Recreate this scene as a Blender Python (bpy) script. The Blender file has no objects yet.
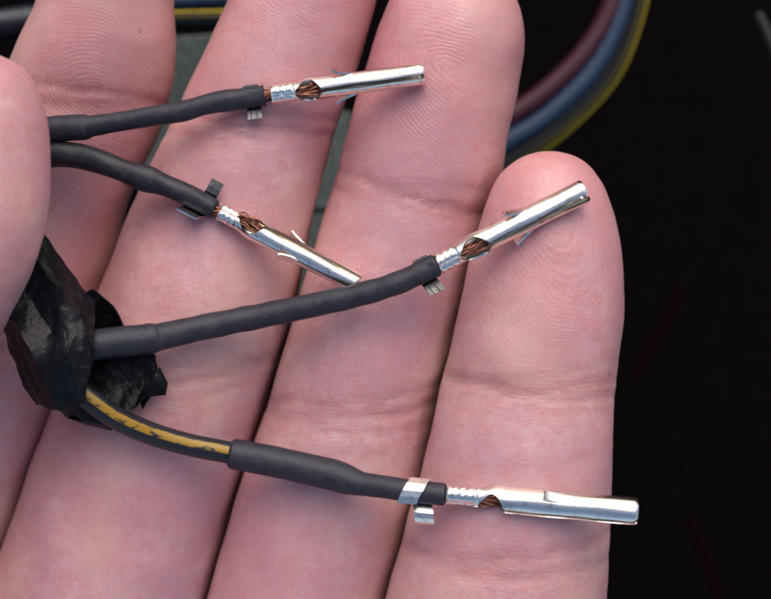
import bpy, math, random
import numpy as np
from mathutils import Vector

# ------------------------------------------------------------------ camera, sky, sun, exposure
MM = 0.001                      # everything below is written in millimetres and built at real size
D = 160.0                       # camera height above the finger tops (mm)
C = bpy.context.scene.collection
sc = bpy.context.scene

cam = bpy.data.cameras.new('camera')
cam.sensor_width = 36.0
cam.lens = 36.0 * D / 77.1
cam.clip_start = 0.005
cam.clip_end = 20.0
cam.dof.use_dof = True
cam.dof.focus_distance = (D - 1.0) * MM
cam.dof.aperture_fstop = 23.0
camo = bpy.data.objects.new('camera', cam)
camo.location = (0, 0, D * MM)
C.objects.link(camo)
sc.camera = camo

SUN_EL, SUN_ROT = math.radians(45), math.radians(6)
w = bpy.data.worlds.new('World'); sc.world = w; w.use_nodes = True
wn = w.node_tree.nodes; wn.clear()
sky = wn.new('ShaderNodeTexSky'); sky.sky_type = 'NISHITA'; sky.sun_disc = False
sky.sun_elevation = SUN_EL; sky.sun_rotation = SUN_ROT
sky.air_density = 1.0; sky.dust_density = 3.4; sky.ozone_density = 1.0
bg = wn.new('ShaderNodeBackground'); bg.inputs['Strength'].default_value = 0.15
wo = wn.new('ShaderNodeOutputWorld')
w.node_tree.links.new(sky.outputs[0], bg.inputs[0]); w.node_tree.links.new(bg.outputs[0], wo.inputs[0])

sun = bpy.data.lights.new('sun', 'SUN'); sun.energy = 1.5; sun.angle = math.radians(66); sun.color = (1.0, 0.96, 0.93)
suno = bpy.data.objects.new('sun', sun); C.objects.link(suno)
sd = Vector((math.sin(SUN_ROT) * math.cos(SUN_EL), math.cos(SUN_ROT) * math.cos(SUN_EL), math.sin(SUN_EL)))
suno.rotation_euler = (-sd).to_track_quat('-Z', 'Y').to_euler()
suno.location = (0.1, 0.3, 0.5)

sc.view_settings.view_transform = 'Standard'; sc.view_settings.look = 'None'
sc.view_settings.exposure = 0.19; sc.view_settings.gamma = 1.0
sc.view_settings.use_curve_mapping = False

sc.cycles.max_bounces = 7; sc.cycles.diffuse_bounces = 3; sc.cycles.adaptive_threshold = 0.02; sc.cycles.filter_width = 1.9
random.seed(4); rng = np.random.default_rng(4)

# ------------------------------------------------------------------ helpers
def P(px, py, z=0.0):
    """a point seen at photo position px,py and standing at height z (mm)"""
    f = (D - z) / D * 0.1
    return np.array([(px - 385.5) * f, -(py - 299.5) * f, z])

def link(name, verts, faces, mat, parent=None, origin=None, smooth=True, sharp=None, attrs=None):
    """verts in world mm; parent origin removed so that children sit relative to it"""
    o3 = np.zeros(3)
    q = parent
    while q is not None:
        o3 = o3 + np.array(q.location) / MM
        q = q.parent
    v = np.asarray(verts, float)
    org = np.zeros(3)
    if parent is None and origin is not None:
        org = np.asarray(origin, float)
    me = bpy.data.meshes.new(name)
    me.from_pydata(((v - o3 - org) * MM).tolist(), [], [list(map(int, f)) for f in faces])
    me.update()
    if attrs:
        for k, a in attrs.items():
            at = me.attributes.new(k, 'FLOAT', 'POINT')
            at.data.foreach_set('value', np.asarray(a, np.float32))
    if smooth:
        me.polygons.foreach_set('use_smooth', [True] * len(me.polygons))
        if sharp: me.set_sharp_from_angle(angle=math.radians(sharp))
    me.materials.append(mat)
    o = bpy.data.objects.new(name, me)
    o.location = (org * MM).tolist()
    C.objects.link(o)
    if parent: o.parent = parent
    return o

def tag(o, label=None, cat=None, group=None, kind=None):
    if label: o['label'] = label
    if cat: o['category'] = cat
    if group: o['group'] = group
    if kind: o['kind'] = kind
    return o

def thing(name, base, label, cat, group=None):
    e = bpy.data.objects.new(name, None); e.location = (np.asarray(base) * MM).tolist()
    e.empty_display_size = 0.002
    C.objects.link(e)
    return tag(e, label, cat, group)

def catmull(pts, n):
    p = np.asarray(pts, float)
    p = np.vstack([2 * p[0] - p[1], p, 2 * p[-1] - p[-2]])
    out = []
    m = len(p) - 3
    for i in range(m):
        t = np.linspace(0, 1, n, endpoint=(i == m - 1))[:, None]
        a, b, c, d = p[i], p[i + 1], p[i + 2], p[i + 3]
        out.append(0.5 * (2 * b + (c - a) * t + (2 * a - 5 * b + 4 * c - d) * t ** 2 + (3 * b - a - 3 * c + d) * t ** 3))
    return np.vstack(out)

def snoise(x, seed=0):
    """cheap smooth 1-3d noise from sines, about -1..1; x (...,k)"""
    r = np.random.default_rng(seed)
    x = np.atleast_2d(x)
    s = 0
    for i in range(7):
        k = r.normal(size=x.shape[-1]); k /= np.linalg.norm(k) + 1e-9
        s = s + np.sin((x @ k) * r.uniform(0.7, 1.9) * (1 + 0.3 * i) + r.uniform(0, 6.28)) / (1 + 0.35 * i)
    return s / 3.2

def tube_data(pts, rad, n=8, seg=28, bump=0.0, bscale=1.0, seed=1, cap=True):
    """rows of [x,y,z,r] control points -> loft with rounded ends"""
    ctl = np.hstack([np.asarray(pts, float), np.asarray(rad, float)[:, None]])
    c = catmull(ctl, n)
    p, r = c[:, :3], c[:, 3]
    T = np.gradient(p, axis=0); T /= np.linalg.norm(T, axis=1)[:, None]
    up = np.array([0, 0, 1.0])
    V, ph, al = [], [], []
    th = np.linspace(0, 2 * np.pi, seg, endpoint=False)
    s = np.concatenate([[0], np.cumsum(np.linalg.norm(np.diff(p, axis=0), axis=1))])
    for i in range(len(p)):
        side = np.cross(up, T[i]); side /= np.linalg.norm(side) + 1e-9
        u2 = np.cross(T[i], side)
        ring = np.cos(th)[:, None] * u2 + np.sin(th)[:, None] * side
        rr = r[i] * np.ones(seg)
        if bump:
            q = (p[i] + ring * r[i]) * bscale
            rr = rr + bump * snoise(q, seed)
        V.append(p[i] + ring * rr[:, None]); ph.append(th); al.append(np.full(seg, s[i]))
    V = np.array(V)
    nr = len(p)
    F = []
    for i in range(nr - 1):
        for j in range(seg):
            k = (j + 1) % seg
            F.append((i * seg + j, i * seg + k, (i + 1) * seg + k, (i + 1) * seg + j))
    V = V.reshape(-1, 3); ph = np.concatenate(ph); al = np.concatenate(al)
    if cap:
        for end, d in ((0, -1), (nr - 1, 1)):      # rounded end: one inset ring and a centre
            base = V[end * seg:(end + 1) * seg]
            cen = base.mean(0); b0 = len(V)
            r0 = r[end]
            V = np.vstack([V, cen + (base - cen) * 0.8 + T[end] * d * r0 * 0.18, (cen + T[end] * d * r0 * 0.2)[None]])
            ph = np.concatenate([ph, th, [0]]); al = np.concatenate([al, np.full(seg + 1, s[end])])
            for j in range(seg):
                k = (j + 1) % seg
                a, b = end * seg + j, end * seg + k
                if d > 0:
                    F.append((a, b, b0 + k, b0 + j)); F.append((b0 + j, b0 + k, b0 + seg))
                else:
                    F.append((b, a, b0 + j, b0 + k)); F.append((b0 + k, b0 + j, b0 + seg))
    return V, F, {'angle': ph, 'along': al}

def tube(name, pts, rad, mat, parent=None, origin=None, **kw):
    V, F, A = tube_data(pts, rad, **kw)
    return link(name, V, F, mat, parent, origin, attrs=A)

def merge(parts):
    V, F, n = [], [], 0
    for v, f in parts:
        V.append(np.asarray(v, float)); F += [tuple(i + n for i in q) for q in f]; n += len(v)
    return np.vstack(V), F

# ------------------------------------------------------------------ materials
class Mat:
    def __init__(self, name):
        self.m = bpy.data.materials.new(name); self.m.use_nodes = True
        self.t = self.m.node_tree; self.n = self.t.nodes
        self.b = self.n['Principled BSDF']
    def new(self, kind, **kw):
        x = self.n.new(kind)
        for k, v in kw.items():
            if k in x.inputs.keys(): x.inputs[k].default_value = v
            else: setattr(x, k, v)
        return x
    def l(self, a, b): self.t.links.new(a, b)
    def coord(self, scale=1000.0, stretch=(1, 1, 1)):
        tc = self.new('ShaderNodeTexCoord'); mp = self.new('ShaderNodeMapping')
        mp.inputs['Scale'].default_value = tuple(scale * s for s in stretch)
        self.l(tc.outputs['Object'], mp.inputs[0]); return mp.outputs[0]
    def noise(self, co, scale, detail=4, rough=0.55):
        x = self.new('ShaderNodeTexNoise', Scale=scale, Detail=detail, Roughness=rough)
        self.l(co, x.inputs['Vector']); return x.outputs['Fac']
    def ramp(self, fac, stops):
        r = self.new('ShaderNodeValToRGB'); e = r.color_ramp.elements
        while len(e) < len(stops): e.new(0.5)
        for i, (p, c) in enumerate(stops):
            e[i].position = p; e[i].color = (*c, 1) if len(c) == 3 else c
        self.l(fac, r.inputs[0]); return r.outputs[0]
    def math(self, op, a, b=None, c=None, clamp=False):
        x = self.new('ShaderNodeMath', operation=op, use_clamp=clamp)
        for i, v in enumerate((a, b, c)):
            if v is None: continue
            if isinstance(v, (int, float)): x.inputs[i].default_value = v
            else: self.l(v, x.inputs[i])
        return x.outputs[0]
    def mix(self, fac, a, b, blend='MIX'):
        x = self.new('ShaderNodeMix', data_type='RGBA', blend_type=blend)
        for i, v in ((0, fac), (6, a), (7, b)):
            if isinstance(v, (int, float)): x.inputs[i].default_value = v
            elif isinstance(v, tuple): x.inputs[i].default_value = (*v, 1)
            else: self.l(v, x.inputs[i])
        return x.outputs[2]
    def attr(self, name):
        x = self.new('ShaderNodeAttribute', attribute_name=name); return x.outputs['Fac']
    def bump(self, h, dist_mm, strength=1.0, prev=None):
        x = self.new('ShaderNodeBump'); x.inputs['Distance'].default_value = dist_mm * MM
        x.inputs['Strength'].default_value = strength
        self.l(h, x.inputs['Height'])
        if prev is not None: self.l(prev, x.inputs['Normal'])
        return x.outputs[0]
    def set(self, **kw):
        for k, v in kw.items():
            k = k.replace('_', ' ')
            i = self.b.inputs[k]
            if isinstance(v, (int, float)): i.default_value = v
            elif isinstance(v, tuple): i.default_value = (*v, 1) if len(v) == 3 and i.type == 'RGBA' else v
            else: self.l(v, i)

def skin_material():
    M = Mat('skin'); co = M.coord()
    n1 = M.noise(co, 0.13, 5, 0.6); n2 = M.noise(co, 0.7, 4, 0.6); n3 = M.noise(co, 3.2, 3, 0.6)
    c = M.ramp(n1, [(0.3, (0.53, 0.265, 0.275)), (0.5, (0.59, 0.330, 0.340)), (0.7, (0.66, 0.41, 0.41))])
    c = M.mix(M.math('MULTIPLY', M.ramp(n2, [(0.42, (0, 0, 0)), (0.62, (1, 1, 1))]), 0.6), c, (0.56, 0.225, 0.225))
    c = M.mix(M.math('MULTIPLY', M.ramp(n3, [(0.48, (0, 0, 0)), (0.68, (1, 1, 1))]), 0.34), c, (0.69, 0.46, 0.42))
    n4 = M.noise(M.coord(1000, (1, 0.6, 1)), 0.075, 3, 0.5)
    c = M.mix(M.math('MULTIPLY', M.ramp(n4, [(0.36, (1, 1, 1)), (0.52, (0, 0, 0))]), 0.7), c, (0.48, 0.24, 0.27))
    c = M.mix(M.math('MULTIPLY', M.ramp(n4, [(0.52, (0, 0, 0)), (0.68, (1, 1, 1))]), 0.7), c, (0.66, 0.40, 0.335))
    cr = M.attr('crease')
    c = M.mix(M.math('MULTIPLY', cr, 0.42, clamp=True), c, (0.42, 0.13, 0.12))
    c = M.mix(M.math('MULTIPLY', M.attr('flush'), 0.5, clamp=True), c, (0.58, 0.225, 0.225))
    vor = M.new('ShaderNodeTexVoronoi', Scale=0.11); M.l(co, vor.inputs['Vector'])
    spot = M.ramp(vor.outputs['Distance'], [(0.022, (1, 1, 1)), (0.034, (0, 0, 0))])
    c = M.mix(M.math('MULTIPLY', spot, 0.35), c, (0.12, 0.05, 0.04))
    wob = M.math('MULTIPLY', M.math('SUBTRACT', n2, 0.5), 5.0)
    rid = M.math('SINE', M.math('ADD', M.attr('ridge'), wob))
    fade = M.ramp(M.noise(co, 0.22, 2), [(0.36, (0.45,) * 3), (0.62, (1, 1, 1))])
    rid = M.math('MULTIPLY', M.math('MULTIPLY', rid, fade), M.attr('ridge_height'))
    brk = M.ramp(M.noise(co, 1.3, 3, 0.7), [(0.34, (0.15,) * 3), (0.5, (1, 1, 1))])
    h = M.bump(M.math('MULTIPLY', rid, brk), 0.030, 0.34)
    mp = M.new('ShaderNodeMapping'); tcw = M.new('ShaderNodeTexCoord'); M.l(tcw.outputs['Object'], mp.inputs[0])
    mp.inputs['Rotation'].default_value = (0, 0, math.radians(-6)); mp.inputs['Scale'].default_value = (230, 1500, 300)
    wr = M.noise(mp.outputs[0], 1.0, 4, 0.62)
    wl = M.ramp(M.math('ABSOLUTE', M.math('SUBTRACT', wr, 0.5)), [(0.0, (0, 0, 0)), (0.035, (1, 1, 1))])
    jm = M.math('ADD', M.math('MULTIPLY', M.attr('joint'), 0.5), 0.08, clamp=True)
    wb = M.new('ShaderNodeBump'); wb.inputs['Distance'].default_value = 0.08 * MM
    M.l(wl, wb.inputs['Height']); M.l(jm, wb.inputs['Strength']); M.l(h, wb.inputs['Normal']); h = wb.outputs[0]
    mp2 = M.new('ShaderNodeMapping'); M.l(tcw.outputs['Object'], mp2.inputs[0])
    mp2.inputs['Rotation'].default_value = (0, 0, math.radians(-18)); mp2.inputs['Scale'].default_value = (1500, 240, 500)
    h = M.bump(M.noise(mp2.outputs[0], 1.0, 3, 0.6), 0.10, 0.35, h)
    h = M.bump(n3, 0.12, 0.45, h)
    v2 = M.new('ShaderNodeTexVoronoi', Scale=1.9, feature='DISTANCE_TO_EDGE'); M.l(co, v2.inputs['Vector'])
    h = M.bump(v2.outputs['Distance'], 0.05, 0.3, h)
    M.set(Base_Color=c, Roughness=M.math('ADD', M.math('MULTIPLY', n2, 0.25), 0.32), Normal=h)
    M.set(Subsurface_Weight=0.85, Subsurface_Radius=(1.0, 0.30, 0.16), Subsurface_Scale=2.6 * MM, Specular_IOR_Level=0.75)
    return M.m

def rubber_material(name, col, rough=0.55, bump=0.05, spec=0.4, scuff=0.4, dust=0.0):
    M = Mat(name); co = M.coord()
    n = M.noise(co, 0.9, 5, 0.6); f = M.noise(co, 9.0, 3, 0.6)
    lite = tuple(min(1, x * 1.75 + 0.006) for x in col)
    c = M.mix(M.math('MULTIPLY', M.ramp(n, [(0.45, (0, 0, 0)), (0.75, (1, 1, 1))]), scuff), col, lite)
    if dust:
        sp = M.ramp(M.noise(co, 5.5, 2, 0.5), [(0.66, (0, 0, 0)), (0.70, (1, 1, 1))])
        c = M.mix(M.math('MULTIPLY', sp, dust), c, (0.10, 0.092, 0.095))
    h = M.bump(f, bump, 0.5); h = M.bump(n, bump * 4, 0.4, h)
    M.set(Base_Color=c, Roughness=M.math('ADD', M.math('MULTIPLY', n, 0.25), rough - 0.12), Normal=h, Specular_IOR_Level=spec)
    return M.m

def metal_material(name, col, rough, bump=0.02, tarnish=(0.30, 0.24, 0.16), amount=0.5):
    M = Mat(name); co = M.coord()
    n = M.noise(co, 0.8, 6, 0.65); f = M.noise(co, 5.0, 4, 0.6)
    t = M.ramp(n, [(0.53, (0, 0, 0)), (0.68, (1, 1, 1))])
    c = M.mix(M.math('MULTIPLY', t, amount), col, tarnish)
    h = M.bump(f, bump, 0.5); h = M.bump(n, bump * 5, 0.35, h)
    M.set(Base_Color=c, Metallic=1.0, Roughness=M.math('ADD', M.math('MULTIPLY', f, 0.22), rough - 0.08), Normal=h)
    return M.m

def stripe_material(name, base, stripe, centre, half, worn=0.5, rough=0.4):
    """insulation with a printed stripe running along one side of the wire"""
    M = Mat(name); co = M.coord(1000, (0.4, 1, 1))
    n = M.noise(co, 1.6, 5, 0.7); n2 = M.noise(co, 0.8, 2)
    a = M.math('ADD', M.attr('angle'), M.math('MULTIPLY', M.math('SUBTRACT', n, 0.5), 0.35))
    d = M.math('ABSOLUTE', M.math('SUBTRACT', a, centre))
    m = M.math('LESS_THAN', d, half)
    ink = M.math('MULTIPLY', M.ramp(M.math('ADD', n, M.math('MULTIPLY', M.math('SUBTRACT', centre, a), 0.16)), [(0.56, (1, 1, 1)), (0.60, (0, 0, 0))]), 1.0)
    m = M.math('MULTIPLY', m, M.math('ADD', M.math('MULTIPLY', ink, worn), 1 - worn))
    c = M.mix(m, base, stripe)
    M.set(Base_Color=c, Roughness=rough, Normal=M.bump(n, 0.06, 0.4), Specular_IOR_Level=0.45 if rough < 0.6 else 0.15)
    return M.m

MS = skin_material()
SLEEVE = rubber_material('heat_shrink', (0.018, 0.0172, 0.026), 0.52, 0.05, 0.42, 0.6, 0.5)
SLEEVE2 = rubber_material('heat_shrink_dark', (0.013, 0.0125, 0.019), 0.48, 0.05, 0.42, 0.6, 0.5)
def tape_material():
    M = Mat('electrical_tape'); co = M.coord()
    a = M.noise(co, 0.42, 3, 0.5); b = M.noise(M.coord(1000, (1, 0.45, 1)), 1.1, 4, 0.6); f = M.noise(co, 7.0, 3)
    ra = M.math('ABSOLUTE', M.math('SUBTRACT', a, 0.5)); rb = M.math('ABSOLUTE', M.math('SUBTRACT', b, 0.5))
    h = M.bump(ra, 0.9, 0.5); h = M.bump(rb, 0.12, 0.4, h); h = M.bump(f, 0.015, 0.4, h)
    c = M.mix(M.ramp(b, [(0.5, (0, 0, 0)), (0.8, (1, 1, 1))]), (0.0045, 0.0045, 0.006), (0.016, 0.016, 0.02))
    M.set(Base_Color=c, Roughness=M.math('ADD', M.math('MULTIPLY', a, 0.25), 0.20), Normal=h, Specular_IOR_Level=0.15)
    return M.m
TAPE = tape_material()
TIN = metal_material('tin_plate', (0.95, 0.89, 0.80), 0.18, 0.012)
TIN_DARK = metal_material('tin_dark_reflection', (0.21, 0.21, 0.20), 0.46, 0.08)  # rougher tin, its colour darkened to carry the tabs' dark reflections
COPPER = metal_material('copper_strand', (0.33, 0.145, 0.095), 0.36, 0.03, (0.22, 0.09, 0.05), 0.7)
YEL = stripe_material('black_yellow_insulation', (0.012, 0.012, 0.016), (0.30, 0.165, 0.009), 0.30, 0.38, 1.0)
BYEL = stripe_material('loom_black_yellow', (0.006, 0.007, 0.009), (0.34, 0.25, 0.02), 5.1, 0.42, 0.15, 0.72)
MAROON = rubber_material('maroon_insulation', (0.042, 0.005, 0.013), 0.5, 0.03, 0.35, 0.3)
BLUE = rubber_material('blue_insulation', (0.012, 0.028, 0.062), 0.5, 0.03, 0.35, 0.3)
BLACKP = rubber_material('black_conduit', (0.005, 0.007, 0.013), 0.28, 0.05, 0.5, 0.5)
DEEP = rubber_material('deep_shade_black', (0.0022, 0.0012, 0.0016), 0.9, 0.2, 0.03, 0.3)  # deep shade put into the sheet's near-black colour
GREEN = rubber_material('grey_green_paint', (0.085, 0.10, 0.09), 0.7, 0.3, 0.2, 1.0)
CREAM = rubber_material('cream_insulation', (0.020, 0.017, 0.012), 0.5, 0.03, 0.35, 0.3)
DRED = rubber_material('red_insulation_shaded', (0.006, 0.0004, 0.0007), 0.9, 0.03, 0.02, 0.2)  # red darkened in the colour itself to stand for weak light

# ------------------------------------------------------------------ setting: sheet coloured near black for the deep shade behind the hand
n = 40
gx, gy = np.meshgrid(np.linspace(-900, 900, n), np.linspace(-900, 900, n), indexing='ij')
gz = -120 + 6 * snoise(np.stack([gx, gy], -1).reshape(-1, 2) * 0.012, 5).reshape(n, n)
V = np.stack([gx, gy, gz], -1).reshape(-1, 3)
F = [(i * n + j, (i + 1) * n + j, (i + 1) * n + j + 1, i * n + j + 1) for i in range(n - 1) for j in range(n - 1)]
tag(link('ground', V, F, DEEP), kind='structure')

# ------------------------------------------------------------------ the hand: one implicit surface, meshed once
# rows: photo y, left edge x, right edge x, height of the finger's axis (mm); widths are what the photo shows
FING = {
 'index': dict(k=1.12, rows=[(-165, 118, 122, -5.0), (-158, 92, 152, -5.1), (-140, 75, 172, -5.3), (-100, 58, 182, -5.7), (-50, 48, 181, -6.2), (0, 38, 174, -7.6),
     (55, 14, 175, -9.6), (105, -8, 167, -11.8), (150, -26, 150, -13.2), (190, -38, 132, -13.8), (290, -70, 107, -14.0), (430, -120, 57, -14.0), (570, -168, 7, -14.5), (700, -205, -40, -15.0), (860, -225, -70, -14.0)]),
 'middle': dict(k=1.08, rows=[(-215, 336, 344, -7.6), (-208, 315, 372, -7.6), (-190, 297, 389, -7.6), (-150, 279, 397, -7.7), (-90, 258, 394, -7.8), (0, 228, 377, -8.2), (60, 202, 360, -8.6),
     (110, 178, 343, -9.0), (165, 151, 326, -9.3), (225, 125, 311, -9.7), (285, 101, 303, -10.0), (360, 73, 287, -10.7), (430, 45, 264, -11.6), (510, 15, 238, -12.8), (599, -17, 214, -14.2), (720, -45, 170, -16.0), (860, -65, 120, -16.0)]),
 'ring': dict(k=1.08, rows=[(-42, 450, 456, -7.0), (-36, 424, 482, -7.0), (-22, 404, 503, -7.1), (0, 389, 517, -7.2), (40, 373, 524.5, -7.6), (90, 359, 517, -8.0),
     (135, 346, 508, -8.4), (180, 334, 500, -8.8), (240, 316, 480, -9.0), (290, 296, 468, -9.1), (360, 274, 451, -9.5), (420, 255, 437, -10.0), (500, 231, 418, -11.0), (599, 202, 391, -12.4), (720, 172, 356, -14.5), (860, 130, 300, -15.5)]),
 'little': dict(k=1.16, rows=[(152, 546, 552, -3.4), (156, 526, 573, -3.4), (165, 509, 587, -3.5), (180, 496, 600, -3.6), (205, 484, 611, -3.7), (240, 474, 619, -4.0), (275, 465, 623.5, -4.3),
     (315, 456, 624, -4.6), (370, 443, 617.5, -4.9), (410, 434, 613, -5.2), (450, 425, 612, -5.4), (530, 404, 609, -6.3), (599, 384, 605, -7.4), (720, 352, 585, -10.0), (860, 300, 520, -13.0)]),
 'thumb': dict(k=1.22, rows=[(46, -32, -26, 8.2), (49, -52, -12, 8.2), (54, -66, -2, 8.2), (63, -86, 19, 8.2), (80, -110, 34, 8.3), (110, -135, 44.5, 8.5), (150, -158, 49, 8.5), (200, -172, 48, 8.6),
     (240, -182, 41.5, 8.6), (275, -196, 29.5, 8.5), (310, -212, 11, 8.2), (350, -228, -10, 7.6), (420, -262, -48, 6.0), (520, -312, -98, 3.0), (640, -365, -135, -2.0), (760, -395, -150, -5.0), (900, -400, -130, -9.0)]),
}
YLO, YHI, H = -118.0, 56.0, (0.2, 0.55, 0.48)
ytab = np.arange(YLO - 3, YHI + 3, 0.25)
def pchip_prep(y, v):
    """smooth interpolation of irregular rows (monotone Hermite), linear beyond the ends"""
    y = np.asarray(y, float); v = np.asarray(v, float)
    o = np.argsort(y); y, v = y[o], v[o]
    h = np.diff(y); dl = np.diff(v) / h
    m = np.zeros_like(v); m[0], m[-1] = dl[0], dl[-1]
    for i in range(1, len(v) - 1):
        m[i] = (dl[i - 1] * h[i] + dl[i] * h[i - 1]) / (h[i] + h[i - 1])
    i = np.clip(np.searchsorted(y, ytab) - 1, 0, len(h) - 1)
    t = (ytab - y[i]) / h[i]
    val = ((2 * t**3 - 3 * t**2 + 1) * v[i] + (t**3 - 2 * t**2 + t) * h[i] * m[i] + (-2 * t**3 + 3 * t**2) * v[i + 1] + (t**3 - t**2) * h[i] * m[i + 1])
    val = np.where(ytab < y[0], v[0] + m[0] * (ytab - y[0]), val)
    return np.where(ytab > y[-1], v[-1] + m[-1] * (ytab - y[-1]), val)
def smooth(a, k=9):
    return np.convolve(np.pad(a, k // 2, mode='edge'), np.ones(k) / k, 'valid')
for nm, f in FING.items():
    ys, cs, a2, zs = [], [], [], []
    for py, l, r, z in f['rows']:
        L, R = P(l, py, z), P(r, py, z)
        ys.append(L[1]); cs.append((L[0] + R[0]) / 2); a2.append(((R[0] - L[0]) / 2) ** 2); zs.append(z)
    f['tip'] = max(ys)
    f['c'] = smooth(pchip_prep(ys, cs)); f['a2'] = pchip_prep(ys, a2); f['z'] = smooth(pchip_prep(ys, zs), 21)
    for q in ('c', 'a2', 'z'): f['d' + q] = np.gradient(f[q], ytab)
NAMES = ['index', 'middle', 'ring', 'little', 'thumb']
def it(a, y): return np.interp(y, ytab, a)
def fdist(f, x, y, z, y1=None):
    yy = y if y1 is None else y1
    c, a2, cz = it(f['c'], yy), it(f['a2'], yy), it(f['z'], yy)
    dc, da, dz = it(f['dc'], yy), it(f['da2'], yy), it(f['dz'], yy)
    if y1 is not None:
        c, a2, cz, dc, da, dz = (q[None, :, None] for q in (c, a2, cz, dc, da, dz))
    k2 = f['k'] ** 2
    X, Z = x - c, z - cz
    Fv = X * X + k2 * Z * Z - a2
    g = np.sqrt((2 * X) ** 2 + (2 * k2 * Z) ** 2 + (2 * X * dc + 2 * k2 * Z * dz + da) ** 2 + 0.5)
    return Fv / g
def smin(a, b, k):
    h = np.clip(0.5 + 0.5 * (b - a) / k, 0, 1)
    return b + (a - b) * h - k * h * (1 - h)
def sbox(x, y, z, c, h, r):
    q = [np.abs(v - cc) - hh + r for v, cc, hh in zip((x, y, z), c, h)]
    return np.sqrt(sum(np.maximum(v, 0) ** 2 for v in q)) + np.minimum(np.maximum.reduce(np.broadcast_arrays(*q)), 0) - r
SLOT = {'middle': 0.5, 'ring': 0.46, 'little': 0.42}
def hand_sdf(x, y, z, y1=None):
    yy = y
    kf = 0.22 + 5.0 * np.clip((-38 - yy) / 14, 0, 1) ** 2
    d = None
    for nm in NAMES[:4]:
        e = fdist(FING[nm], x, y, z, y1)
        if d is None: d = e
        else:                                    # neighbours press together along a thin cleft
            cut = np.abs(e - prev) - SLOT[nm] * np.clip((yy + 41) / 5, 0, 1)
            d = smin(d, e, kf)
            d = np.where(yy > -41, -smin(-d, np.where(prev < 4, cut, 9.0), 0.9), d)
        prev = e
    palm = sbox(x, y, z, (-20, -92, -15), (43, 40, 12.5), 11.5)
    wrist = sbox(x, y, z, (-20, -118, -16), (29, 25, 15), 13)
    palm = smin(palm, wrist, 8)
    d = smin(d, palm, 7.0)
    t = fdist(FING['thumb'], x, y, z, y1)
    kt = 0.2 + 9.0 * np.clip((-25 - yy) / 25, 0, 1)
    d = smin(d, t, kt)
    return np.maximum(d, -yy - 112)
gxs = np.arange(-86, 32, H[0]); gys = np.arange(YLO, YHI, H[1]); gzs = np.arange(-33, 22.5, H[2])
Vv = hand_sdf(gxs[:, None, None], gys[None, :, None], gzs[None, None, :], gys).astype(np.float32)
def surface_nets(v, ax):
    ins = v < 0
    nx, ny, nz = v.shape
    cor = [(i, j, k) for i in (0, 1) for j in (0, 1) for k in (0, 1)]
    cnt = np.zeros((nx - 1, ny - 1, nz - 1), np.int8)
    for i, j, k in cor: cnt += ins[i:nx - 1 + i, j:ny - 1 + j, k:nz - 1 + k]
    act = np.argwhere((cnt > 0) & (cnt < 8))
    idx = -np.ones(cnt.shape, np.int64); idx[tuple(act.T)] = np.arange(len(act))
    cv = {c: v[act[:, 0] + c[0], act[:, 1] + c[1], act[:, 2] + c[2]] for c in cor}
    acc = np.zeros((len(act), 3)); nn = np.zeros(len(act))
    for c in cor:
        for a in range(3):
            if c[a]: continue
            e = list(c); e[a] = 1; e = tuple(e)
            va, vb = cv[c], cv[e]; m = (va < 0) != (vb < 0)
            t = va / np.where(m, va - vb, 1)
            p = np.tile(np.array(c, float), (len(act), 1)); p[:, a] = t
            acc += p * m[:, None]; nn += m
    pos = act + acc / nn[:, None]
    W = np.stack([ax[q][0] + pos[:, q] * H[q] for q in range(3)], 1)
    F = []
    for a in range(3):
        b, c = (a + 1) % 3, (a + 2) % 3
        s0 = [slice(None)] * 3; s1 = [slice(None)] * 3
        s0[a] = slice(0, -1); s1[a] = slice(1, None)
        A, B = ins[tuple(s0)], ins[tuple(s1)]
        e = np.argwhere(A != B)
        ok = (e[:, b] > 0) & (e[:, c] > 0) & (e[:, b] < v.shape[b] - 1) & (e[:, c] < v.shape[c] - 1)
        e = e[ok]; fl = A[tuple(e.T)]
        def cell(db, dc):
            q = e.copy(); q[:, b] -= db; q[:, c] -= dc
            return idx[tuple(q.T)]
        Q = np.stack([cell(1, 1), cell(0, 1), cell(0, 0), cell(1, 0)], 1)
        Q[~fl] = Q[~fl][:, ::-1]
        F.append(Q)
    return W, np.vstack(F)
HV, HF = surface_nets(Vv, (gxs, gys, gzs)); del Vv
def sd(p): return hand_sdf(p[:, 0], p[:, 1], p[:, 2])
def grad(p, e=0.12):
    g = np.stack([sd(p + e * np.eye(3)[i]) - sd(p - e * np.eye(3)[i]) for i in range(3)], 1) / (2 * e)
    return g / (np.linalg.norm(g, axis=1)[:, None] + 1e-6)
for _ in range(2): HV = HV - np.clip(sd(HV), -0.3, 0.3)[:, None] * grad(HV)
HN = grad(HV)
# which finger each point belongs to, and where on it
dd = np.stack([fdist(FING[nm], HV[:, 0], HV[:, 1], HV[:, 2]) for nm in NAMES], 1)
who = dd.argmin(1)
cx = np.stack([it(FING[nm]['c'], HV[:, 1]) for nm in NAMES], 1)[np.arange(len(HV)), who]
half = np.sqrt(np.maximum(np.stack([it(FING[nm]['a2'], HV[:, 1]) for nm in NAMES], 1)[np.arange(len(HV)), who], 0.2))
T = HV[:, 0] - cx
face = np.clip((HN[:, 2] + 0.15) / 0.6, 0, 1)
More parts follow.
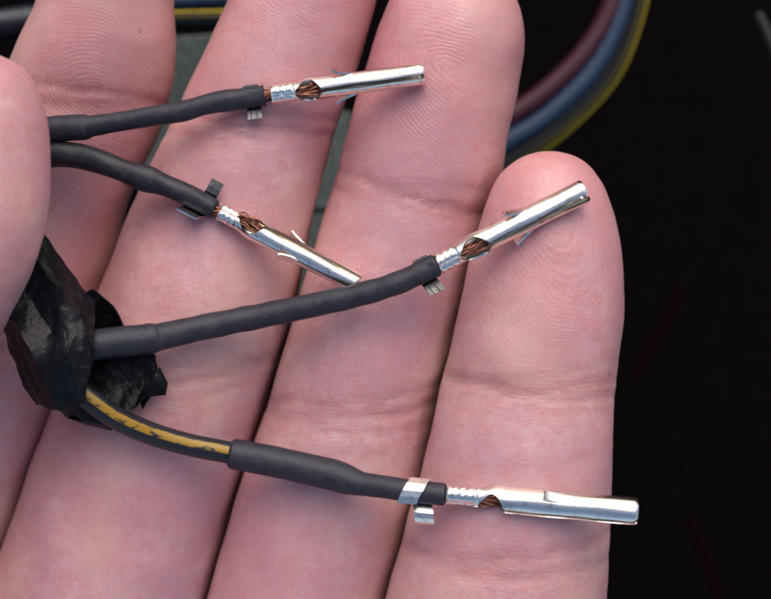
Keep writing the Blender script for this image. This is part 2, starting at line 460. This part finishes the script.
# flexion creases: finger, photo y at the finger's middle, tilt, depth mm, width mm
CREASE = [
 ('little', 386, -0.05, 0.30, 0.45), ('little', 396, -0.10, 0.42, 0.40), ('little', 376, 0.10, 0.14, 0.35), ('little', 408, -0.16, 0.14, 0.4),
 ('little', 556, 0.06, 0.22, 0.6), ('little', 572, -0.05, 0.24, 0.6), ('little', 470, 0.2, 0.07, 0.4),
 ('ring', 196, -0.28, 0.34, 0.45), ('ring', 208, -0.22, 0.20, 0.5), ('ring', 186, -0.10, 0.12, 0.4),
 ('ring', 404, 0.08, 0.26, 0.55), ('ring', 418, 0.02, 0.30, 0.5), ('ring', 432, -0.08, 0.18, 0.5), ('ring', 300, 0.1, 0.06, 0.4),
 ('middle', 112, -0.10, 0.26, 0.45), ('middle', 124, -0.16, 0.34, 0.5), ('middle', 136, -0.02, 0.12, 0.4),
 ('middle', 366, -0.05, 0.22, 0.6), ('middle', 384, 0.05, 0.28, 0.6), ('middle', 402, 0.10, 0.16, 0.5),
 ('index', 84, -0.18, 0.26, 0.4), ('index', 98, -0.05, 0.20, 0.5), ('index', 330, 0.1, 0.25, 0.6), ('index', 350, 0.0, 0.25, 0.6),
 ('thumb', 372, 0.3, 0.3, 0.6), ('thumb', 390, 0.25, 0.3, 0.6),
]
joint = np.zeros(len(HV)); disp = np.zeros(len(HV)); crease = np.zeros(len(HV))
for ci, (nm, py, tilt, dep, wid) in enumerate(CREASE):
    m = who == NAMES.index(nm)
    y0 = P(0, py, 0)[1]
    wav = 0.35 * snoise(np.stack([T[m] * 0.55, np.full(m.sum(), ci * 3.1)], 1), ci) + 0.15 * snoise(np.stack([T[m] * 1.9, np.full(m.sum(), ci * 1.7)], 1), ci + 50)
    q = HV[m, 1] - y0 - tilt * T[m] - wav - 0.012 * T[m] ** 2
    var = np.clip(0.75 + 0.45 * snoise(np.stack([T[m] * 0.5, np.full(m.sum(), ci * 7.7)], 1), ci + 9), 0.15, 1.2)
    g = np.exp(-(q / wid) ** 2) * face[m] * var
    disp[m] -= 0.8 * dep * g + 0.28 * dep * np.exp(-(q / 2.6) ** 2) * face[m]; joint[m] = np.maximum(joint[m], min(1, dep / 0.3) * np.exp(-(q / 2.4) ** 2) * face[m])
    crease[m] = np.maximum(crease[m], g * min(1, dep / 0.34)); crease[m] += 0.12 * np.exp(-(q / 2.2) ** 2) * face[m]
# slow unevenness of flesh, and fine transverse wrinkles
disp += 0.16 * snoise(HV * 0.28, 21) + 0.05 * snoise(HV * 0.9, 22)
fine = np.abs(snoise(np.stack([T * 0.35, HV[:, 1] * 2.2 + 0.3 * T, who * 9.0], 1), 33))
disp -= 0.045 * np.clip(1 - fine * 5, 0, 1) * face
# ridge phase: whorls on the pads, slanted lines lower down
PADS = {'index': (86, 88), 'middle': (305, -70), 'ring': (452, 62), 'little': (548, 225), 'thumb': (-40, 150)}
ridge = np.zeros(len(HV)); amp = np.zeros(len(HV))
for i, nm in enumerate(NAMES):
    m = who == i
    c0 = P(*PADS[nm], 0)
    u = HV[m, 0] - c0[0] + 1.6 * snoise(HV[m] * 0.16, 60 + i) + 0.4 * snoise(HV[m] * 0.5, 80 + i); v = HV[m, 1] - c0[1] + 1.4 * snoise(HV[m] * 0.16, 65 + i) + 0.4 * snoise(HV[m] * 0.5, 85 + i)
    a = math.radians(-20 if nm != 'little' else -5)
    u, v = u * math.cos(a) - v * math.sin(a), u * math.sin(a) + v * math.cos(a)
    r1 = np.sqrt((u + 0.35 * v) ** 2 * 1.3 + (v * np.where(v > 0, 0.9, 0.5)) ** 2 + 0.6)
    lines = -v * 0.9 + 0.04 * u ** 2 + 0.25 * u
    b = np.clip((-v - 7) / 9, 0, 1); b = b * b * (3 - 2 * b)
    amp[m] = (0.22 + 0.85 * np.exp(-(np.sqrt(u ** 2 + v ** 2) / 12.0) ** 4)) * (2.1 if nm == 'thumb' else 1.0)
    ridge[m] = (r1 * (1 - b) + lines * b) * 2 * np.pi / 0.48
ridge += 4.0 * snoise(HV * 0.22, 71) + 1.5 * snoise(HV * 0.6, 72)
flush = np.clip(0.42 + 0.8 * snoise(HV * np.array([0.16, 0.10, 0.1]), 91), 0, 1)
for i, nm in enumerate(NAMES):                 # blood in the pads
    c0 = P(*PADS[nm], 0); flush += 0.45 * (who == i) * np.exp(-((HV[:, 0] - c0[0]) ** 2 + (HV[:, 1] - c0[1]) ** 2) / 80.0)
flush = np.clip(flush, 0, 1.15)
HV = HV + HN * disp[:, None]
hand = link('hand', HV, HF, MS, origin=(-20, -112, -12), attrs={'crease': crease, 'ridge': ridge, 'ridge_height': amp, 'joint': joint, 'flush': flush})
tag(hand, 'open left hand, palm to the viewer, thumb pinching the black wires against the fingers', 'hand')

def skin_top(x, y):
    """height of the finger surface under x,y (mm)"""
    best = -30.0
    for nm in NAMES[:4]:
        f = FING[nm]
        q = it(f['a2'], y) - (x - it(f['c'], y)) ** 2
        if q > 0: best = max(best, it(f['z'], y) + math.sqrt(q) / f['k'])
    return best

# ------------------------------------------------------------------ wires with crimped terminals
def ribbon(pts, wdir, width, thick, taper=1.0, prof=None, groove=0.0):
    """a bent strip of sheet metal along pts, width along wdir"""
    p = np.asarray(pts, float); wd = np.asarray(wdir, float) / np.linalg.norm(wdir)
    T = np.gradient(p, axis=0); T /= np.linalg.norm(T, axis=1)[:, None]
    V, F = [], []
    us = np.array([-1, -0.55, -0.4, -0.15, 0.15, 0.4, 0.55, 1]); rg = np.array([0, 0, 1, 0, 0, 1, 0, 0]) * groove
    m = 2 * len(us)
    for i in range(len(p)):
        nn = np.cross(T[i], wd); nn /= np.linalg.norm(nn) + 1e-9
        t = i / (len(p) - 1); hw = width / 2 * (1 + (taper - 1) * t) * (prof(t) if prof else 1); ht = thick / 2
        V += [p[i] + wd * hw * u - nn * (ht + q) for u, q in zip(us, rg)] + [p[i] + wd * hw * u + nn * (ht + q) for u, q in zip(us[::-1], rg[::-1])]
    for i in range(len(p) - 1):
        for j in range(m):
            k = (j + 1) % m
            F.append((m * i + j, m * i + k, m * i + m + k, m * i + m + j))
    e = m * (len(p) - 1)
    F += [tuple(range(m))[::-1], tuple(range(e, e + m))]
    return np.array(V), F

def terminal(parent, A, B, roll, st, rb, rc, seed, wings, strands=12, gapmax=150, tuft=0.0):
    """A,B: world mm start of insulation crimp and barrel tip; st: stations mm (strand start, crimp start, crimp end, barrel start, barb)"""
    r_ = np.random.default_rng(seed)
    A, B = np.asarray(A), np.asarray(B)
    L = np.linalg.norm(B - A); e1 = (B - A) / L
    up = np.array([0, 0, 1.0]); left = np.cross(up, e1); left /= np.linalg.norm(left); up = np.cross(e1, left)
    ro = math.radians(roll)
    es = math.cos(ro) * up + math.sin(ro) * left      # seam side
    et = np.cross(e1, es)
    def W(q, seamframe=True):
        q = np.atleast_2d(q)
        a, b = (et, es) if seamframe else (left, up)
        return A + q[:, :1] * e1 + q[:, 1:2] * a + q[:, 2:3] * b
    s0, c0, c1, b0, barb = st
    # barrel rolled from sheet: an open eye behind, a narrow seam along its length
    xs = np.concatenate([np.linspace(c1 - 0.25, b0 + 1.2, 26), np.linspace(b0 + 1.4, L - 0.6, 24), np.linspace(L - 0.5, L, 8)])
    nth = 40
    def gap(x):
        u = (x - c1) / (b0 - c1)
        g = math.radians(gapmax) * max(0, math.sin(math.pi * min(max(u, 0), 1))) ** 0.8 if u < 1 else 0
        return max(g, math.radians(26 + 5 * math.sin(x * 1.1 + seed)))
    def rad(x):
        u = min(max((x - c1) / (b0 - c1), 0), 1); u = u * u * (3 - 2 * u)
        r = (rc * 0.95 + (rb - rc * 0.95) * u) * (1 + 0.16 * math.exp(-((x - (c1 + b0) / 2) / (0.30 * (b0 - c1))) ** 2))
        e = L - x
        if e < 0.5: r *= 1 - 0.09 * (1 - e / 0.5) ** 2 + 0.02 * math.sin(e * 6)
        return r
    th_ = 0.17
    O, I = [], []
    for x in xs:
        g = gap(x)
        for j in range(nth):
            a = g / 2 + (2 * math.pi - g) * j / (nth - 1)
            r = rad(x) * (1 + 0.012 * math.sin(3 * a + x))
            O.append((x, r * math.sin(a), r * math.cos(a))); I.append((x, (r - th_) * math.sin(a), (r - th_) * math.cos(a)))
    nx = len(xs); no = nx * nth
    F = []
    for i in range(nx - 1):
        for j in range(nth - 1):
            q = (i * nth + j, (i + 1) * nth + j, (i + 1) * nth + j + 1, i * nth + j + 1)
            F.append(q); F.append(tuple(k + no for k in q[::-1]))
        for j in (0, nth - 1):
            q = (i * nth + j, i * nth + j + no, (i + 1) * nth + j + no, (i + 1) * nth + j)
            F.append(q if j == 0 else q[::-1])
    for i in (0, nx - 1):
        for j in range(nth - 1):
            q = (i * nth + j, i * nth + j + 1, i * nth + j + 1 + no, i * nth + j + no)
            F.append(q if i == 0 else q[::-1])
    barrel = link('terminal', W(O + I), F, TIN, parent, sharp=40)
    # conductor crimp: two wings curled into a B shape, pressed with grooves
    V, F = [], []
    xs = np.linspace(c0, c1 + 0.1, 44); nt = 36
    for i, x in enumerate(xs):
        u = (x - c0) / (c1 - c0)
        flare = 1 + 0.16 * math.exp(-u / 0.07) + 0.05 * math.exp(-(1 - u) / 0.06)
        gr = 1 - 0.055 * max(0, math.sin(u * math.pi * 7)) ** 3
        for j in range(nt):
            a = 2 * math.pi * j / nt
            da = (a + math.pi) % (2 * math.pi) - math.pi
            r = rc * flare * gr * (1 - 0.24 * math.exp(-(da / 0.28) ** 2)) * (1 + 0.02 * math.sin(5 * a + 9 * x + seed) + 0.02 * math.sin(13 * x - 4 * a) * math.sin(7 * a + 17 * x))
            V.append((x, r * math.sin(a), r * 0.92 * math.cos(a)))
    for i in range(len(xs) - 1):
        for j in range(nt):
            k = (j + 1) % nt
            F.append((i * nt + j, (i + 1) * nt + j, (i + 1) * nt + k, i * nt + k))
    F.append(tuple(range(nt))); F.append(tuple(range(len(xs) * nt - 1, (len(xs) - 1) * nt - 1, -1)))
    link('conductor_crimp', W(V), F, TIN, barrel, sharp=50)
    # spine of sheet metal running under the sleeve, joining the wings to the crimp
    rs = wings.get('rs', 1.05)
    prts = []
    pts = [(x, 0, -(rs + 0.06 + (rc - rs - 0.1) * min(1, max(0, (x - s0) / max(0.3, c0 - s0))))) for x in np.linspace(0.0, c0 + 0.3, 10)]
    prts.append(ribbon(W(pts, False), left, 1.0, 0.2))
    for wg in wings.get('bright_list', []):
        V, F = ribbon(W(wg['pts'], False), W(wg.get('w', (1, 0, 0)), False)[0] - A, wg['width'], 0.2, wg.get('taper', 1.0))
        link('crimp_wing', V, F, TIN, barrel, smooth=False)
    if 'collar' in wings:                       # wings closed round the end of the sleeve, dull and squarish
        x0, x1, rr = wings['collar']; V, F = [], []
        for x, q in ((x0, 0.8), (x0, 1.0), ((x0 + x1) / 2, 0.97), (x1, 1.04), (x1, 0.8)):
            for j in range(32):
                a = 2 * math.pi * j / 32
                f4 = (abs(math.cos(a)) ** 3.2 + abs(math.sin(a)) ** 3.2) ** (-1 / 3.2)
                V.append((x + 0.10 * math.sin(2 * a + seed), rr * q * f4 * math.cos(a), rr * q * f4 * math.sin(a)))
        for i in range(4):
            for j in range(32):
                k = (j + 1) % 32
                F.append((i * 32 + j, i * 32 + k, i * 32 + 32 + k, i * 32 + 32 + j))
        link('collar', W(V, False), F, SLEEVE2, barrel, sharp=30)
    for wg in wings['list']:
        prts.append(ribbon(W(wg['pts'], False), W(wg.get('w', (1, 0, 0)), False)[0] - A, wg.get('width', 1.5), wg.get('t', 0.22), wg.get('taper', 1.0), None, 0.0 if wings.get('bright') else 0.05))
    V, F = merge(prts)
    link('insulation_crimp', V, F, TIN_DARK if not wings.get('bright') else TIN, barrel, smooth=False)
    # two locking barbs sprung out of the barrel, free ends towards the wire
    for sgn in (-1, 1):
        pts = [(barb - t * 2.0, sgn * (rb - 0.06 + 0.60 * t ** 1.4 + (0.10 if t > 0.9 else 0)), 0.08 * t) for t in np.linspace(0, 1, 9)]
        V, F = ribbon(W(pts), es, 1.05, 0.20, 0.85, lambda t: 0.35 + 0.65 * math.sin(min(1, 0.08 + t * 1.15) * math.pi / 2) ** 0.7)
        link('barb', V, F, TIN, barrel, sharp=40)
    # copper: the short bare length behind the crimp and the brush of ends in the eye
    prts = []
    for i in range(strands):
        a = r_.uniform(0, 6.28); q = math.sqrt(r_.uniform(0, 1)) * rc * 0.72
        tw = r_.uniform(0.5, 1.2)
        pts = [(x, q * math.cos(a + tw * x), q * math.sin(a + tw * x)) for x in np.linspace(s0 - 0.5, c0 + 0.4, 5)]
        prts.append(tube_data(W(pts), [0.11] * 5, n=3, seg=6)[:2])
    for i in range(int(strands * 2.2)):
        a = r_.uniform(0, 6.28); q = math.sqrt(r_.uniform(0, 1)) * rc * 0.62
        ln = r_.uniform(0.55, 1.02) * (b0 - c1); lift = r_.uniform(0.0, 0.55) + tuft * r_.uniform(0, 1) ** 2
        y0, z0 = q * math.cos(a), q * math.sin(a)
        sp = r_.normal() * 0.4
        pts = [(c1 - 0.5 + (ln + 0.5) * t, y0 * (1 - 0.2 * t) + sp * t * t, z0 * (1 - 0.5 * t) + lift * math.sin(t * 2.4) + 0.12 * math.sin(6 * t + i)) for t in np.linspace(0, 1, 6)]
        prts.append(tube_data(W(pts), [0.10] * 6, n=3, seg=6)[:2])
    V, F = merge(prts)
    link('copper_strands', V, F, COPPER, barrel)
    return barrel

GR = 'wires ending in crimped pin terminals'
def sleeve(parent, pts, rad, mat=SLEEVE, name='heat_shrink_sleeve', bump=0.07, seed=3, n=10):
    return tube(name, [P(*p) for p in pts], rad, mat, parent, n=n, bump=bump, bscale=1.15, seed=seed, seg=36)

# wire at the top: sleeve from under the thumb, pin pointing right across the middle and ring fingers
A, B = P(243, 98.5, 0.35), P(424, 73.5, 0.75)
w1 = thing('terminal_wire', P(48, 130, 0), 'grey sleeved wire, topmost of four, silver pin lying across middle and ring fingers', 'wire', GR)
sleeve(w1, [(-30, 190, -1.2), (0, 150, -1.2), (30, 133, -1.1), (60, 129, -0.9), (84, 127, -0.6), (94, 125.5, -0.4), (130, 120, 0.0), (160, 115, 0.2), (185, 110.5, 0.4), (205, 105, 0.45), (222, 101.5, 0.4), (240, 99, 0.35), (263, 96, 0.35)],
       [1.3, 1.3, 1.32, 1.32, 1.28, 1.05, 0.98, 1.0, 1.04, 1.0, 1.08, 1.04, 1.0], seed=5, bump=0.08)
terminal(w1, A, B, -22, (2.2, 2.9, 5.2, 8.0, 11.2), 1.1, 0.92, 1,
         dict(rs=1.0, collar=(0.2, 2.1, 1.0), list=[dict(pts=[(0.85, -0.55, -0.95), (0.9, -1.0, -0.7), (0.95, -1.35, -0.25), (0.95, -1.8, -0.05), (0.95, -2.2, 0.0)], width=1.45),
                            dict(pts=[(0.9, 0.6, -0.95), (0.9, 1.05, -0.5), (0.9, 1.13, 0.05), (0.9, 1.0, 0.5)], width=1.5)]))

# second wire: slants down to the right, pin tip tucked under the third wire
A, B = P(190, 196, 0.3), P(358, 284, 0.5)
w2 = thing('terminal_wire', P(50, 157, 0), 'lumpy grey sleeved wire slanting down, its crimped pin tip tucked under another wire', 'wire', GR)
sleeve(w2, [(-35, 240, -1.2), (-10, 190, -1.4), (20, 160, -1.6), (50, 154.5, -1.4), (78, 155.5, -1.0), (100, 162, -0.4), (122, 170, 0.0), (138, 176, 0.2), (150, 180, 0.3), (166, 186, 0.3), (190, 196, 0.3), (214, 208.5, 0.3)],
       [1.25, 1.25, 1.3, 1.32, 1.28, 1.2, 1.12, 1.28, 1.32, 1.1, 1.1, 0.98], mat=SLEEVE2, seed=8, bump=0.09)
terminal(w2, A, B, 38, (2.7, 3.4, 5.3, 8.2, 12.6), 1.1, 0.88, 2,
         dict(rs=1.0, list=[dict(pts=[(1.6, 0.5, -0.95), (1.7, 1.0, -0.7), (1.75, 1.3, -0.2), (1.8, 1.9, 0.0), (1.8, 2.6, 0.1)], width=1.35)],
              bright_list=[dict(pts=[(1.0, -0.6, -1.05), (1.0, -1.15, -0.6), (0.95, -1.3, 0.1), (0.85, -1.45, 0.7), (0.7, -1.75, 1.25)], width=2.4, taper=0.9)]), tuft=0.9)

# third wire: long sleeve from the tape to the little fingertip
A, B = P(415, 275.5, 3.2), P(585, 190.5, 3.0)
w3 = thing('terminal_wire', P(93, 345, 0), 'longest grey sleeved wire from the tape, pin resting on the little fingertip', 'wire', GR)
sleeve(w3, [(50, 351, 3.6), (70, 348.5, 3.9), (93, 345.5, 4.2), (110, 343, 3.9), (140, 340, 3.4), (152, 338.5, 3.2), (162, 336.5, 2.9), (200, 328, 2.0), (260, 316, 1.7), (320, 303.5, 2.4), (360, 294.5, 2.8), (395, 284, 3.2), (416, 275, 3.2), (436, 265, 3.2)],
       [1.4, 1.45, 1.5, 1.5, 1.5, 1.5, 1.32, 1.28, 1.24, 1.2, 1.18, 1.15, 1.12, 1.1], seed=12)
terminal(w3, A, B, -30, (2.2, 2.5, 4.7, 8.0, 12.4), 1.2, 1.02, 3,
         dict(rs=1.1, collar=(0.1, 2.2, 1.12), list=[dict(pts=[(1.0, -0.5, -1.1), (1.0, -1.1, -0.8), (1.05, -1.45, -0.3), (1.15, -1.9, -0.1), (1.3, -2.5, 0.0)], width=1.6),
                            dict(pts=[(1.1, 0.6, -1.05), (1.1, 1.12, -0.5), (1.1, 1.24, 0.1), (1.1, 1.1, 0.6)], width=1.5)]))

# fourth wire: black and yellow, short fat sleeve, pin reaching past the little finger
A, B = P(404, 490.5, 2.8), P(637, 511.5, 4.0)
w4 = thing('terminal_wire', P(85, 395, 0), 'black wire with yellow stripe and short fat sleeve, pin reaching past the little finger', 'wire', GR)
tube('insulation', [P(*p) for p in [(52, 372, 3.4), (72, 385, 4.0), (92, 401, 4.2), (118, 419, 3.2), (152, 434, 1.8), (190, 445, 0.9), (225, 452, 0.6), (260, 459, 0.5)]],
     [1.15, 1.15, 1.15, 1.15, 1.15, 1.13, 1.12, 1.1], YEL, w4, n=10, bump=0.02)
sleeve(w4, [(232, 453.5, 0.6), (238, 454.7, 0.6), (270, 461, 0.5), (305, 468.5, 0.7), (333, 475, 1.0), (346, 479.5, 1.3), (362, 484, 1.8), (380, 486.5, 2.3), (405, 490, 2.8), (430, 493, 2.95), (444, 494.5, 3.05)],
       [1.5, 1.55, 1.55, 1.55, 1.58, 1.5, 1.2, 1.13, 1.1, 1.12, 1.12], seed=15, bump=0.025)
terminal(w4, A, B, -58, (4.0, 4.2, 7.2, 10.0, 15.6), 1.36, 1.02, 4,
         dict(rs=1.15, bright=True, list=[dict(pts=[(1.9, -0.4, -1.15), (1.9, -1.0, -0.9), (1.95, -1.5, -0.5), (2.1, -2.05, -0.25), (2.2, -2.55, -0.3), (2.28, -2.95, -0.6), (2.3, -3.15, -0.9)], width=1.9),
                            dict(pts=[(1.0, 0.5, -1.15), (1.2, 1.15, -0.5), (1.55, 1.3, 0.5), (1.2, 0.85, 1.1), (0.9, 0.2, 1.32), (0.6, -0.4, 1.34), (0.4, -1.1, 1.2)], width=1.9)]), strands=10, gapmax=165)

# ------------------------------------------------------------------ torn tape wrapped round the start of the wires
def sheet(rows, sub=4, crumple=0.25, thick=0.16, seed=1):
    """rows of photo points (px,py,z) with equal counts -> creased sheet with thickness"""
    G = np.array([[P(*p) for p in r] for r in rows])
    nr, nc = G.shape[:2]
    U = np.linspace(0, nr - 1, (nr - 1) * sub + 1); Vq = np.linspace(0, nc - 1, (nc - 1) * sub + 1)
    out = np.zeros((len(U), len(Vq), 3))
    for i, u in enumerate(U):
        a = min(int(u), nr - 2); fu = u - a
        for j, v in enumerate(Vq):
            b = min(int(v), nc - 2); fv = v - b
            out[i, j] = (G[a, b] * (1 - fu) * (1 - fv) + G[a + 1, b] * fu * (1 - fv) + G[a, b + 1] * (1 - fu) * fv + G[a + 1, b + 1] * fu * fv)
    p = out.reshape(-1, 3)
    for ax in range(3):                               # sharp folds: ridged noise
        q = snoise(p * 0.55, seed + ax); q2 = snoise(p * 1.3, seed + 10 + ax)
        p[:, ax] += crumple * ((1 - 2 * np.abs(q)) + 0.18 * (1 - 2 * np.abs(q2)))
    p = p.reshape(out.shape)
    n0, n1 = p.shape[:2]
    du = np.gradient(p, axis=0); dv = np.gradient(p, axis=1)
    nn = np.cross(du, dv); nn /= np.linalg.norm(nn, axis=2)[..., None] + 1e-9
    V = np.vstack([(p + nn * thick / 2).reshape(-1, 3), (p - nn * thick / 2).reshape(-1, 3)])
    N = n0 * n1; F = []
    for i in range(n0 - 1):
        for j in range(n1 - 1):
            q = (i * n1 + j, (i + 1) * n1 + j, (i + 1) * n1 + j + 1, i * n1 + j + 1)
            F += [q, tuple(k + N for k in q[::-1])]
    def edge(a, b): F.append((a, b, b + N, a + N))
    for i in range(n0 - 1):
        edge(i * n1, (i + 1) * n1); edge((i + 1) * n1 + n1 - 1, i * n1 + n1 - 1)
    for j in range(n1 - 1):
        edge(j + 1, j); edge((n0 - 1) * n1 + j, (n0 - 1) * n1 + j + 1)
    return V, F
tape = thing('tape_wrap', P(50, 350, 0), 'crumpled torn black tape bundling the wires below the thumb', 'tape')
# outer wrap: a flattened sleeve, open to the right; columns run round it, rows run along it
outer = [
 [(-62, 255, 2), (-50, 235, 5.5), (-30, 212, 7), (-12, 195, 6), (0, 182, 3), (-30, 215, 0.5), (-62, 255, 2)],
 [(-25, 292, 2), (-14, 275, 5.6), (2, 254, 5.6), (16, 234, 5.4), (24, 214, 3), (0, 250, 0.2), (-25, 292, 2)],
 [(3, 331, 2), (14, 322, 6.4), (30, 300, 5.4), (42, 270, 6.0), (46, 239, 3.6), (22, 290, 0.0), (3, 331, 2)],
 [(13, 360, 2.2), (30, 352, 7.6), (50, 330, 6.2), (62, 296, 7.0), (63, 264, 3.6), (40, 320, 0.0), (13, 360, 2.2)],
 [(24, 386, 2.4), (44, 382, 7.0), (66, 356, 8.4), (80, 320, 6.4), (79, 287, 3.4), (55, 345, 0.0), (24, 386, 2.4)],
 [(36, 404, 2.8), (57, 411, 6.2), (84, 402, 7.0), (93, 350, 8.0), (93, 302, 3.4), (66, 362, 0.2), (36, 404, 2.8)],
]
V, F = sheet(outer, 7, 0.17, 0.16, 3)
link('outer_wrap', V, F, TAPE, tape, sharp=28)
inner = [
 [(70, 300, 2.6), (76, 345, 0.8), (74, 395, 1.5), (68, 420, 3.0)],
 [(92, 291, 3.4), (98, 340, 0.9), (96, 390, 1.2), (90, 424, 2.8)],
 [(112, 309, 3.0), (122, 345, 0.9), (122, 385, 1.2), (112, 428, 2.2)],
 [(127, 329, 2.8), (142, 352, 1.1), (143, 384, 1.4), (134, 408, 1.9)],
 [(138, 340, 2.4), (156, 358, 1.3), (158, 380, 1.7), (146, 396, 2.4)],
]
V, F = sheet(inner, 7, 0.20, 0.16, 7)
link('inner_wrap', V, F, TAPE, tape, sharp=22)
flap = [[(136, 398, 1.8), (140, 404, 1.5), (142, 410, 1.4)], [(148, 384, 2.8), (152, 392, 2.2), (150, 398, 2.0)], [(158, 368, 2.6), (166, 384, 2.8), (164, 397, 2.9)]]
V, F = sheet(flap, 5, 0.18, 0.16, 9)
link('flap', V, F, TAPE, tape, sharp=22)
low = [[(48, 400, 4.4), (58, 412, 3.4), (66, 419, 2.0)], [(78, 404, 4.4), (84, 420, 3.2), (88, 426, 2.0)], [(100, 410, 3.0), (106, 424, 2.4), (112, 430, 1.6)]]
V, F = sheet(low, 5, 0.2, 0.16, 11)
link('flap', V, F, TAPE, tape, sharp=22)

# ------------------------------------------------------------------ behind the hand: loom wires, conduit, painted bracket
GB = 'loom wires curving behind the hand'
zb = -46
def bgwire(name, pts, r, mat, label, group=GB, cat='wire'):
    o = tube(name, [P(*p) for p in pts], [r] * len(pts), mat, origin=P(*pts[len(pts) // 2]), n=12, seg=20)
    return tag(o, label, cat, group)
bgwire('loom_wire', [(395, 175, zb), (450, 150, zb), (500, 122, zb), (545, 92, zb), (585, 52, zb), (612, 5, zb), (628, -60, zb)], 1.35, MAROON, 'maroon wire, innermost of the three curving behind the ring finger')
bgwire('loom_wire', [(395, 205, zb), (450, 178, zb), (505, 143, zb), (552, 112, zb), (596, 66, zb), (622, 12, zb), (638, -60, zb)], 1.35, BLUE, 'blue wire between the maroon and the yellow-striped wires behind the ring finger')
bgwire('loom_wire', [(395, 226, zb), (450, 203, zb), (509, 164, zb), (560, 128, zb), (608, 78, zb), (633, 20, zb), (650, -60, zb)], 1.35, BYEL, 'black wire with yellow edge stripe, outermost of the three behind the ring finger')
bgwire('loom_wire', [(330, 21, -40), (260, 19, -40), (200, 20, -40), (150, 21, -40), (90, 20, -40)], 1.25, BYEL, 'black yellow-striped wire crossing the gap between index and middle fingers')
bgwire('loom_wire', [(90, 2, -44), (150, 1, -44), (200, 0, -44), (260, -4, -44), (330, -10, -44)], 1.0, BLUE, 'dark blue wire at the very top between index and middle fingers')
bgwire('conduit', [(-90, 40, -30), (-30, 28, -30), (20, 22, -30), (70, 14, -30), (150, -4, -30)], 2.0, BLACKP, 'glossy black conduit in the upper left corner behind the index finger', None, 'conduit')
bgwire('cream_wire', [(758, 14, -50), (766, 30, -50), (775, 52, -50), (790, 90, -50)], 0.7, CREAM, 'cream wire end at the upper right edge of the picture', None, 'wire')
bgwire('red_wire', [(635, 375, -85), (650, 348, -85), (668, 318, -85), (680, 290, -85)], 0.5, DRED, 'red wire beside the little finger, coloured dark for the shade', None, 'wire')
bgwire('red_wire', [(690, 520, -85), (704, 555, -85), (714, 585, -85), (722, 620, -85)], 0.5, DRED, 'red wire near the lower right corner, coloured dark for the shade', None, 'wire')

# painted sheet-metal bracket glimpsed between the fingers
def plate(name, outline, z, th, parent=None, mat=GREEN, origin=None):
    o = [P(px, py, z) for px, py in outline]; m = len(o)
    bev = 0.5
    cen = np.mean(o, 0)
    top = [p + (cen - p) / np.linalg.norm(cen - p) * bev for p in o]
    V = [t for t in top] + [p - np.array([0, 0, bev]) for p in o] + [p - np.array([0, 0, th]) for p in o]
    F = [tuple(range(m))[::-1]]
    for r in (0, 1):
        for j in range(m):
            k = (j + 1) % m
            F.append((r * m + j, r * m + k, (r + 1) * m + k, (r + 1) * m + j))
    F.append(tuple(range(2 * m, 3 * m)))
    return link(name, V, F, mat, parent, origin, smooth=False)
br = thing('bracket', P(250, 180, -60), 'grey green painted metal bracket seen through the gaps between fingers', 'bracket')
plate('plate', [(140, 38), (262, 30), (300, 100), (352, 112), (338, 210), (140, 214)], -50, 2.5, br)
plate('plate', [(140, 216.5), (337, 212.5), (312, 272), (290, 330), (140, 330)], -50, 2.5, br)
